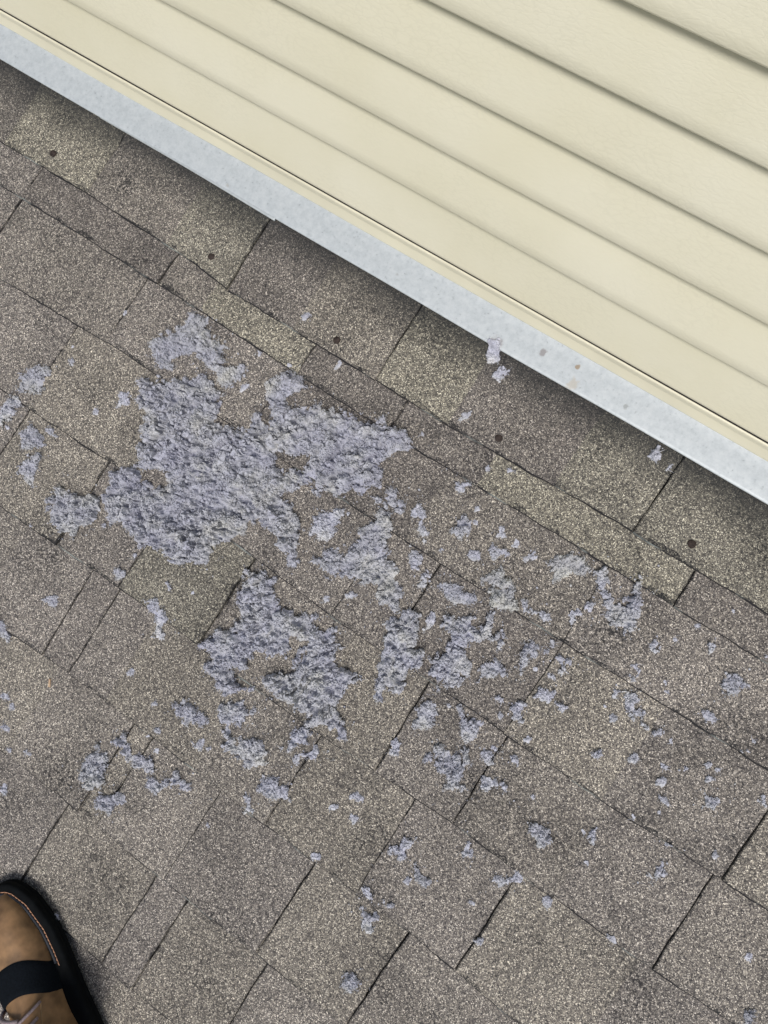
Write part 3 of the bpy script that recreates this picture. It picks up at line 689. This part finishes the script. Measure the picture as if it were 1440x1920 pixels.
('low_b',9,[43,-223,45,-214,51,-215,57,-225,69,-226,69,-219,81,-213,88,-221,85,-231,89,-244,88,-252,77,-257,65,-245,60,-234]),
('low_c',9,[43,-301,48,-288,48,-276,57,-272,71,-276,80,-269,78,-262,87,-258,94,-269,105,-269,100,-279,98,-287,101,-299,112,-301,118,-308,114,-311,101,-309,94,-316,90,-328,86,-326,87,-312,79,-303,64,-302,59,-290,55,-302,47,-305]),
('low_d',6,[107,-255,106,-246,115,-245,111,-236,121,-231,123,-243,120,-250,124,-256,120,-264,113,-260]),
('low_e',5,[135,-237,137,-227,146,-234,150,-241,142,-242]),
('low_f',6,[124,-292,121,-275,129,-271,141,-275,145,-265,154,-268,160,-267,160,-271,148,-276,136,-290]),
('low_g',5,[3,-327,-1,-313,3,-301,11,-302,17,-312,12,-323]),
('low_h',6,[108,-196,103,-181,106,-167,117,-164,116,-176,125,-186,116,-190]),
('low_i',6,[116,-151,123,-142,136,-130,141,-131,138,-145,137,-153,124,-154]),
('k_a',6,[70,-450,71,-437,73,-425,81,-419,82,-402,92,-397,94,-407,92,-421,91,-431,80,-429,75,-439]),
('k_b',10,[103,-426,111,-423,120,-426,133,-428,142,-433,135,-441,125,-444,113,-436,113,-429]),
('k_c',6,[151,-377,149,-366,155,-358,167,-367,162,-376,159,-384]),
('k_d',6,[201,-383,204,-374,213,-372,220,-364,217,-353,230,-352,233,-364,223,-366,219,-381,207,-386]),
('k_e',3,[69,-493,77,-487,89,-495,87,-499,77,-497]),
('k_f',4,[107,-496,103,-487,116,-484,114,-493]),
('k_g',6,[79,-514,83,-511,90,-518,100,-515,107,-507,110,-515,107,-522,114,-536,105,-541,92,-529]),
('k_h',8,[111,-608,111,-599,124,-593,135,-598,130,-617,118,-617]),
('k_i',8,[200,-293,216,-281,232,-286,237,-303,218,-309,209,-307]),
('top_a',4,[-423,110,-421,121,-402,115,-403,110,-414,113,-419,107]),
('top_b',3,[-344,72,-343,80,-344,89,-339,85,-339,74]),
('top_c',3,[-445,-24,-446,-15,-439,-6,-438,-15,-440,-25]),
('wall_a',5,[75,190,76,199,83,202,89,192,88,185,92,177,87,176,80,185]),
('wall_b',2.5,[102,181,103,189,108,193,106,187,104,181]),
('flash_low',5,[-151,171,-151,183,-151,188,-144,190,-136,194,-138,187,-136,181,-137,172,-142,171]),
('flash_drape',3,[-171,192,-176,203,-180,212,-168,221,-163,212,-162,206,-154,195,-157,190,-166,186]),
('shard',7,[-402,-338,-392,-339,-381,-336,-370,-344,-358,-346,-350,-354,-360,-360,-360,-368,-347,-374,-347,-383,-360,-388,-369,-374,-377,-359,-394,-353]),
('tri',4,[-466,-337,-449,-324,-445,-338,-451,-350]),
]
BITS = [
(4,-693.9,-120.8,4.8),(2,-617.4,-163.8,5.7),(2,-708.0,-102.1,2.2),(2,-659.9,-17.8,3.1),(2,-730.8,-258.0,3.5),(2,-177.8,-199.5,5.4),
(2,-113.5,-200.0,2.5),(2,-107.8,-193.8,2.9),(2,-217.2,-85.3,2.5),(2,-363.4,-446.0,5.0),(3,-306.7,-461.3,4.5),(3,-282.9,-488.9,5.4),
(2,-269.4,-517.2,4.0),(2,-150.9,-555.7,2.6),(2,-292.5,-507.0,2.5),(4,-62.3,78.8,4.6),(2,-89.4,65.5,3.5),(2,-72.4,13.3,3.9),
(2,-83.0,-57.7,2.4),(2,-64.6,-2.6,3.3),(3,225.4,7.0,3.5),(2,238.1,36.5,3.0),(1,264.3,75.2,2.1),(2,324.4,49.2,2.4),
(7,223.3,-167.7,6.9),(3,216.5,-119.1,4.7),(2,199.6,-112.7,2.2),(5,154.7,-143.0,6.3),(2,263.2,-148.2,6.8),(2,297.7,-134.7,4.2),
(2,304.5,-152.2,7.4),(4,319.2,-125.9,5.6),(4,363.9,-60.5,6.1),(2,366.4,-46.6,2.4),(3,338.7,-103.0,3.8),(2,351.8,-101.3,2.9),
(4,350.3,-116.8,6.2),(2,288.5,-103.1,2.6),(2,319.8,-170.3,5.6),(3,284.9,-291.6,3.6),(2,402.2,-191.0,4.0),(2,250.5,-53.6,2.3),
(2,242.0,-44.9,2.7),(3,207.4,-62.0,4.3),(5,84.1,-180.7,5.5),(3,97.7,-196.8,4.6),(5,154.1,-143.4,6.1),(3,124.0,-118.3,4.5),
(2,102.4,-122.8,3.2),(3,142.8,-202.5,4.5),(2,36.1,-225.8,3.5),(6,229.3,-453.6,7.2),(2,12.8,-423.4,3.9),(2,196.3,-421.3,3.3),
(1.5,114.3,-449.8,5.1),(11,529.4,-330.0,9.7),(2,-151.8,109.7,7.1),(6,-525.7,-433.8,11.2),(4,-565.8,-511.3,13.2),(3,-509.5,-589.1,7.0),
(2,-490.7,-594.9,5.2),(2,-481.8,-626.5,7.0),(2,-430.4,-632.5,5.2),(2,-456.4,-648.2,4.4),(3,-435.6,-703.4,7.0),(6,-264.6,-800.7,7.6),
(3,-230.4,-822.9,3.4),(2,-18.5,-429.5,5.9),(2,-0.3,-399.6,7.3),(1.5,-3.6,-497.3,6.0),(2,358.8,-351.8,5.8),(2,273.0,-362.7,6.0),
(1.5,11.1,-425.2,5.9),(1.5,498.1,-271.0,4.3),(2,-188.8,59.4,2.8),(2,-449.8,35.1,2.9),(3,-399.5,43.7,3.9),(4,107.7,138.8,3.1),
(4,-382.7,-312.6,6.3),(2,-346.0,-300.9,3.1),(2,-450.3,-303.7,3.5),(2,-613.3,-358.4,2.2),(2,-515.2,-294.5,4.2),
(1.5,300,-208,3.2),(1.5,322,-186,2.6),(1.6,262,-262,3.0),(1.5,352,-214,2.8),(1.5,188,-262,2.6),(1.5,402,-190,2.4),
]
HOLES = [[-510, -195, -495, -193, -475, -178, -469, -187, -476, -202, -491, -203], [-349, -68, -326, -60, -308, -48, -299, -62, -310, -76, -331, -84, -346, -84]]

LAB = {
 'arch': 'arch-shaped lint clump just above the largest lint pile',
 'main': 'largest blue-grey lint pile, thick and pitted, left of centre',
 'left_lump': 'rounded lint lump just left of the largest pile',
 'far_left_upper': 'crumbly lint clump at a shingle joint, uppermost near left edge',
 'far_left_edge': 'stringy lint strip cut off by the left edge of the photo',
 'far_left_mid': 'lint clump by the left edge, above a pointed lint tuft',
 'far_left_bit': 'small triangular lint scrap right of the left-edge clump',
 'far_left_low': 'pointed lint tuft near left edge, tip pointing down',
 'beside_main': 'small lint tuft just left of the upper corner of the largest pile',
 'mid_patch': 'flat ragged lint patch alone between largest pile and central ridge',
 'centre_ridge': 'long bent ridge of lint trailing down from the right end of the largest pile',
 'trail_up': 'thin lint trail just right of the bent lint ridge, upper one',
 'trail_low': 'thin lint trail just right of the bent lint ridge, lower one',
 'lower_left': 'second largest lint pile, forked, below the largest pile',
 'row_a': 'lint clump below the forked pile, leftmost of the three there',
 'row_b': 'two joined lint lumps just below the left fork of the forked pile',
 'row_c': 'lint clump below the tip of the forked pile, upper of two',
 'row_d': 'lint strip below the tip of the forked pile, lower of two',
 'row_e': 'rolled lint clump with two curls, lowest below the forked pile',
 'bl_oval': 'oval compact lint ball, leftmost of the group at lower left',
 'bl_curl': 'curled lint clump directly below the oval lint ball',
 'bl_chain': 'diagonal chain of lint lumps right of the oval lint ball',
 'bl_bow': 'bow-shaped lint clump at the lower end of the diagonal lint chain',
 'cr_left': 'tall lint pile right of the forked pile, widening downwards',
 'cr_mid': 'tangled lint pile right of centre with a pale flat tail below',
 'cr_top': 'lint pile right of centre with pale cream top',
 'cr_upper_left': 'flat lint clump left of the cream-topped lint pile',
 'cr_tail': 'thin lint tail running right from the cream-topped lint pile',
 'cr_small': 'small mound of lint right of the tangled pile',
 'cr_hook': 'hook-shaped lint strip curving over bare shingle, right of centre',
 'cr_hook_right': 'ragged lint scrap at the right end of the hook-shaped strip',
 'right_cap': 'wide flat lint clump tucked below a shingle edge at right',
 'right_horn': 'horned lint pile at right with two prongs pointing up',
 'right_zig': 'zigzag lint scrap left of the horned lint pile',
 'low_a': 'lint clump below the tall lint pile, left of the dark-shadowed one',
 'low_b': 'upright lint clump with a hooked top, middle of the lower cluster',
 'low_c': 'branching lint clump with three legs, lowest of the lower cluster',
 'k_b': 'smooth fish-shaped lint wad near the bottom centre',
 'shard': 'upright shard of lint on its own, left of the forked pile',
 'flash_drape': 'dusty lint smear hanging over the edge of the flashing',
 'flash_low': 'spidery lint tuft on dark shingle just below the flashing smear',
 'wall_a': 'pale lint flake close under the flashing at right',
 'wall_b': 'thin curl of lint right of the pale flake under the flashing',
}
ORD = ['first', 'second', 'third', 'fourth', 'fifth', 'sixth', 'seventh', 'eighth', 'ninth', 'tenth', 'eleventh', 'twelfth', 'thirteenth', 'fourteenth', 'fifteenth', 'sixteenth', 'seventeenth', 'eighteenth', 'nineteenth', 'twentieth'] + ['twenty-' + x for x in ('first', 'second', 'third', 'fourth', 'fifth', 'sixth', 'seventh', 'eighth', 'ninth')] + ['thirtieth'] + ['thirty-' + x for x in ('first', 'second', 'third', 'fourth', 'fifth', 'sixth', 'seventh', 'eighth', 'ninth')]
def drape(P):
    base = fast_ground(P, None)
    t = np.clip((P[:, 1] - 0.2035) / 0.006, 0, 1)
    return base * (1 - t) + 0.0128 * t
tufts, crumbs = [], []
for (nm, h, pts) in LINT:
    if nm == 'flash_drape':
        o = lint_clump(pts, h, zoff=drape, name='lint_smear', dens=0.8)
    else:
        o = lint_clump(pts, h, HOLES if nm == 'main' else ())
    if o is None: continue
    c = np.array(pts, float).reshape(-1, 2).mean(0) / 1000
    if nm in LAB: tag(o, LAB[nm], 'lint', 'lint piles and clumps')
    else:
        o.name = 'lint_tuft'; tufts.append((row_of(*c), c[0], o))
    if nm in ('cr_top', 'right_cap'): o.color = (1.08, 1.07, 0.98, 1)
for (h, u, v, r) in BITS:
    K = 9; ph = rnd.uniform(0, 6); st = rnd.uniform(0.8, 1.45); an = rnd.uniform(0, 3.14); pts = []
    for i in range(K):
        a = 2 * math.pi * i / K; rr = r * rnd.uniform(0.55, 1.25)
        x, y = rr * math.cos(a) * st, rr * math.sin(a) / st
        pts += [u + x * math.cos(an) - y * math.sin(an), v + x * math.sin(an) + y * math.cos(an)]
    zo = None
    o = lint_clump(pts, max(h, 1.2), name='lint_crumb', zoff=zo, dens=1.5)
    if o: crumbs.append((row_of(u / 1000, v / 1000), u, o))
for lst, word, cat in ((tufts, 'small lint tuft', 'lint'), (crumbs, 'tiny lint crumb', 'lint')):
    for row in range(12):
        rw = sorted([x for x in lst if x[0] == row], key=lambda x: x[1])
        for i, (_, _, o) in enumerate(rw):
            last = word.split()[-1]
            pos = (f'{ORD[i]} {last} from left' if len(rw) > 1 else f'only {last} there')
            tag(o, f'{word} on {ORD[row]} shingle row below the flashing, {pos}', cat, 'small lint tufts' if 'tuft' in word else 'tiny lint crumbs')

# stray threads dusted over the shingles round the piles
pp = []
for (nm, h, pts) in LINT:
    if h < 6 or nm == 'flash_drape': continue
    q_ = np.array(pts, float).reshape(-1, 2) / 1000; k = rng.integers(0, len(q_), int(len(q_) * 1.5))
    pp.append(q_[k] + rng.normal(size=(len(k), 2)) * 0.012)
pp = np.concatenate(pp)
V1, F1 = fibres(np.c_[pp, fast_ground(pp, None) + 0.0012], rng.uniform(0.003, 0.008, len(pp)), rng.uniform(0.0002, 0.00042, len(pp)), seg=5, up=0.1)
V2, F2 = blobs(np.c_[pp[::2] + 0.004, fast_ground(pp[::2] + 0.004, None) + 0.0008], rng.uniform(0.0005, 0.0013, len(pp[::2])), ICO0, 0.45, 0.6)
V, F = merge([(V1, F1), (V2, F2)]); V[:, 2] = np.maximum(V[:, 2], fast_ground(V[:, :2], None) + 0.0002)
o = link('lint_dust', V, F, M_LINT, smooth=True, at=(-0.25, -0.2, 0.0)); o.color = (1, 1, 1, 1)
tag(o, 'fine stray lint threads and specks dusted round the lint piles', 'lint', kind='stuff')

# pale splinter
u, v = -0.4606, -0.5328; z = roof_w(u, v) + 0.0003; a = 2.15
vs = []
for (x, y, zz) in ((-0.0065, -0.0012, 0), (0.0060, -0.0018, 0), (0.0068, 0.0010, 0), (-0.0055, 0.0017, 0), (-0.0060, -0.0008, 0.0016), (0.0055, -0.0013, 0.0019), (0.0062, 0.0007, 0.0013), (-0.005, 0.0012, 0.0021)):
    vs.append((u + x * math.cos(a) - y * math.sin(a), v + x * math.sin(a) + y * math.cos(a), z + zz))
tag(link('wood_splinter', vs, [(3, 2, 1, 0), (4, 5, 6, 7), (0, 1, 5, 4), (1, 2, 6, 5), (2, 3, 7, 6), (3, 0, 4, 7)], M_CHIP, at=(u, v, z)), 'tiny pale tan splinter on the shingles near the left edge', 'splinter')

# ================================================================ shoe
D = Vector((-0.912, 0.410)); NN = Vector((0.410, 0.912)); S_TIP = -0.003; N0 = -0.883
def sp(t, n, z):
    s = S_TIP - t
    return (s * D.x + (N0 + n) * NN.x, s * D.y + (N0 + n) * NN.y, z)
shoe = empty('shoe', sp(0.15, 0, 0.004))
tag(shoe, 'tan leather shoe with black sole and navy strap in the lower left corner', 'shoe')
WT = [0, 0.001, 0.006, 0.015, 0.041, 0.086, 0.12, 0.18, 0.235, 0.27, 0.288, 0.295]
WW = [0.0, 0.010, 0.0205, 0.030, 0.0435, 0.0510, 0.0495, 0.0420, 0.0390, 0.034, 0.022, 0.0]
def wid(t): return float(np.interp(t, WT, WW))
INS = lambda t: float(np.interp(t, [0, 0.1, 0.16, 0.2, 0.3], [0.015, 0.0155, 0.020, 0.022, 0.012]))
def smooth_outline(inset=0.0, N=60):
    ts = (1 - np.cos(np.linspace(0, math.pi, N))) / 2 * 0.295
    pos = [(t, wid(t)) for t in ts]; neg = [(t, -1.38 * wid(t)) for t in ts[::-1][1:-1]]
    P = np.array(pos + neg)
    for _ in range(2): P = 0.25 * np.roll(P, 1, 0) + 0.5 * P + 0.25 * np.roll(P, -1, 0)
    if inset:
        tg = np.roll(P, -1, 0) - np.roll(P, 1, 0); tg /= np.linalg.norm(tg, axis=1)[:, None] + 1e-9
        nrm = np.c_[-tg[:, 1], tg[:, 0]]; c = np.array([0.14, 0]); sgn = np.sign(((c - P) * nrm).sum(1))[:, None]
        P = P + nrm * sgn * inset
    return P
def z_base(t): 
    return 0.0058
rings = []
for (ins, z) in ((0.004, 0.0), (0.001, 0.004), (0.0, 0.010), (0.0016, 0.0115), (0.0, 0.013), (0.0, 0.0215), (0.0012, 0.0235), (0.004, 0.0248), (0.010, 0.0250), (0.020, 0.0250)):
    P = smooth_outline(ins); rings.append([sp(t, n, z_base(t) + z) for t, n in P])
K = len(rings[0]); vs = [p for r in rings for p in r]; fs = []
for r in range(len(rings) - 1):
    for i in range(K):
        j = (i + 1) % K; fs.append((r * K + i, r * K + j, (r + 1) * K + j, (r + 1) * K + i))
fs.append(tuple(range((len(rings) - 1) * K, len(rings) * K))); fs.append(tuple(range(K - 1, -1, -1)))
sole = link('sole', vs, fs, M_RUBBER, shoe, smooth=True)
# upper: lofted dome
ZS = 0.0058 + 0.0245
def up_h(t): return float(np.interp(t, [0.014, 0.020, 0.035, 0.06, 0.10, 0.14, 0.18, 0.22, 0.27, 0.285], [0.0, 0.013, 0.023, 0.031, 0.038, 0.050, 0.066, 0.078, 0.080, 0.078]))
def up_w(t): return max(0.0, wid(t) - INS(t)) * (1 if t < 0.27 else 1.0)
def upper(t, x, lift=0.0):
    """x in [-1,1] across the shoe"""
    w_ = up_w(t) + lift * 0.6; h = up_h(t)
    a = x * math.pi / 2
    nx = math.copysign(abs(math.sin(a)) ** 0.85, math.sin(a)); nz = abs(math.cos(a)) ** 0.75
    if nx < 0: w_ *= 1.45
    return sp(t, nx * w_, ZS + h * nz + lift * nz)
def loft(name, t0, t1, nt, x0, x1, nx, mat, lift=0.0, skew=0.0, parent=shoe):
    vs, fs = [], []
    for i in range(nt + 1):
        for j in range(nx + 1):
            x = x0 + (x1 - x0) * j / nx; f = i / nt
            t = t0 + (t1 - t0) * f + skew * abs(x) ** 1.8
            ed = lift * (0.25 if i in (0, nt) else 1.0)
            vs.append(upper(t, x, ed))
    for i in range(nt):
        for j in range(nx):
            a = i * (nx + 1) + j; fs.append((a, a + 1, a + nx + 2, a + nx + 1))
    return link(name, vs, fs, mat, parent, smooth=True)
loft('toe_cap', 0.0142, 0.165, 44, -1, 1, 28, M_LEATHER)
loft('quarter', 0.158, 0.286, 30, -1, 1, 28, M_LEATHER, 0.0012)
loft('strap', 0.099, 0.139, 10, -1, 1, 30, M_NAVY, 0.0028, 0.030)
def tube(name, pts, r, mat, parent=shoe, K=7):
    pts = [Vector(p) for p in pts]; vs, fs = [], []
    for i, p in enumerate(pts):
        d = (pts[min(i + 1, len(pts) - 1)] - pts[max(i - 1, 0)]).normalized()
        a = d.orthogonal().normalized(); b_ = d.cross(a)
        a = (Vector((0, 0, 1)) - d * d.z).normalized() if abs(d.z) < 0.95 else a; b_ = d.cross(a)
        for k in range(K):
            an = 2 * math.pi * k / K; vs.append(tuple(p + (a * math.cos(an) + b_ * math.sin(an)) * r))
    for i in range(len(pts) - 1):
        for k in range(K):
            fs.append((i * K + k, i * K + (k + 1) % K, (i + 1) * K + (k + 1) % K, (i + 1) * K + k))
    fs += [tuple(range(K - 1, -1, -1)), tuple(range((len(pts) - 1) * K, len(pts) * K))]
    return link(name, vs, fs, mat, parent, smooth=True)
# welt ridge and its stitches
def rim(t, side, ins, z): return sp(t, side * (wid(t) - ins), z)
P = smooth_outline(0.0135); sel = [p for p in P if p[0] < 0.135]
front = sorted([p for p in sel if p[1] >= 0], key=lambda p: -p[0]) + sorted([p for p in sel if p[1] < 0], key=lambda p: p[0])
tube('welt', [sp(t, n, ZS + 0.0012) for t, n in front], 0.0022, simple('navy_welt', (0.018, 0.022, 0.032), 0.6, 0.4, 0.2), shoe)
P = smooth_outline(0.0106, 240); sel = [p for p in P if p[0] < 0.142]
front = sorted([p for p in sel if p[1] >= 0], key=lambda p: -p[0]) + sorted([p for p in sel if p[1] < 0], key=lambda p: p[0])
pts = [Vector(sp(t, n, ZS + 0.0009)) for t, n in front]
cum = [0]
for i in range(1, len(pts)): cum.append(cum[-1] + (pts[i] - pts[i - 1]).length)
def along(s):
    i = max(1, min(len(pts) - 1, int(np.searchsorted(cum, s)))); f = (s - cum[i - 1]) / max(1e-9, cum[i] - cum[i - 1]); return pts[i - 1].lerp(pts[i], f)
s = 0.002
while s < cum[-1] - 0.006:
    tube('stitch', [along(s) - Vector((0, 0, 0.0008)), along(s + 0.0012), along(s + 0.0040), along(s + 0.0052) - Vector((0, 0, 0.0008))], 0.00065, M_STITCH, shoe, 5); s += 0.0058
# seam, tongue and laces behind the strap
tube('seam', [upper(0.158 + 0.05 * f, 0.62 - 0.12 * f, 0.0014) for f in np.linspace(0, 1, 12)], 0.0010, simple('leather_edge', (0.26, 0.17, 0.09), 0.7, 0.3, 0.2), shoe)
tube('lace', [upper(0.160 + 0.012 * f, 0.60 - 1.15 * f, 0.0045 + 0.003 * math.sin(f * 3.1)) for f in np.linspace(0, 1, 16)], 0.0021, M_LACE)
tube('lace', [upper(0.1475 + 0.010 * f + 0.006 * f * f, -0.75 + 0.78 * f, 0.0055 + 0.003 * math.sin(f * 3.1)) for f in np.linspace(0, 1, 16)], 0.0030, M_LACE)
tube('lace', [upper(0.186 - 0.012 * f, -0.6 + 1.1 * f, 0.0048 + 0.002 * math.sin(f * 3.1)) for f in np.linspace(0, 1, 16)], 0.0021, M_LACE)
tube('lace', [upper(0.190 + 0.012 * f, 0.55 - 1.1 * f, 0.0045 + 0.002 * math.sin(f * 3.1)) for f in np.linspace(0, 1, 16)], 0.0021, M_LACE)
tube('lace_end', [upper(0.165 + 0.017 * f, -0.30 + 0.22 * f, 0.0075) for f in np.linspace(0, 1, 6)], 0.0012, M_STITCH)
# ankle collar above the quarter
UPR = Vector((0, math.sin(PITCH), math.cos(PITCH)))
vs, fs = [], []; K = 24; c0 = Vector(sp(0.235, 0, ZS + 0.058))
for r, (hh, rt, rn) in enumerate(((0.0, 0.044, 0.030), (0.030, 0.043, 0.031), (0.042, 0.044, 0.033), (0.042, 0.038, 0.028), (0.025, 0.036, 0.026))):
    for k in range(K):
        a = 2 * math.pi * k / K
        p = c0 + UPR * hh + Vector((D.x * rt * math.cos(a) + NN.x * rn * math.sin(a), D.y * rt * math.cos(a) + NN.y * rn * math.sin(a), 0)); vs.append(tuple(p))
for r in range(4):
    for k in range(K): fs.append((r * K + k, r * K + (k + 1) % K, (r + 1) * K + (k + 1) % K, (r + 1) * K + k))
fs.append(tuple(range(4 * K, 5 * K)))
link('collar', vs, fs, M_NAVY, shoe, smooth=True)
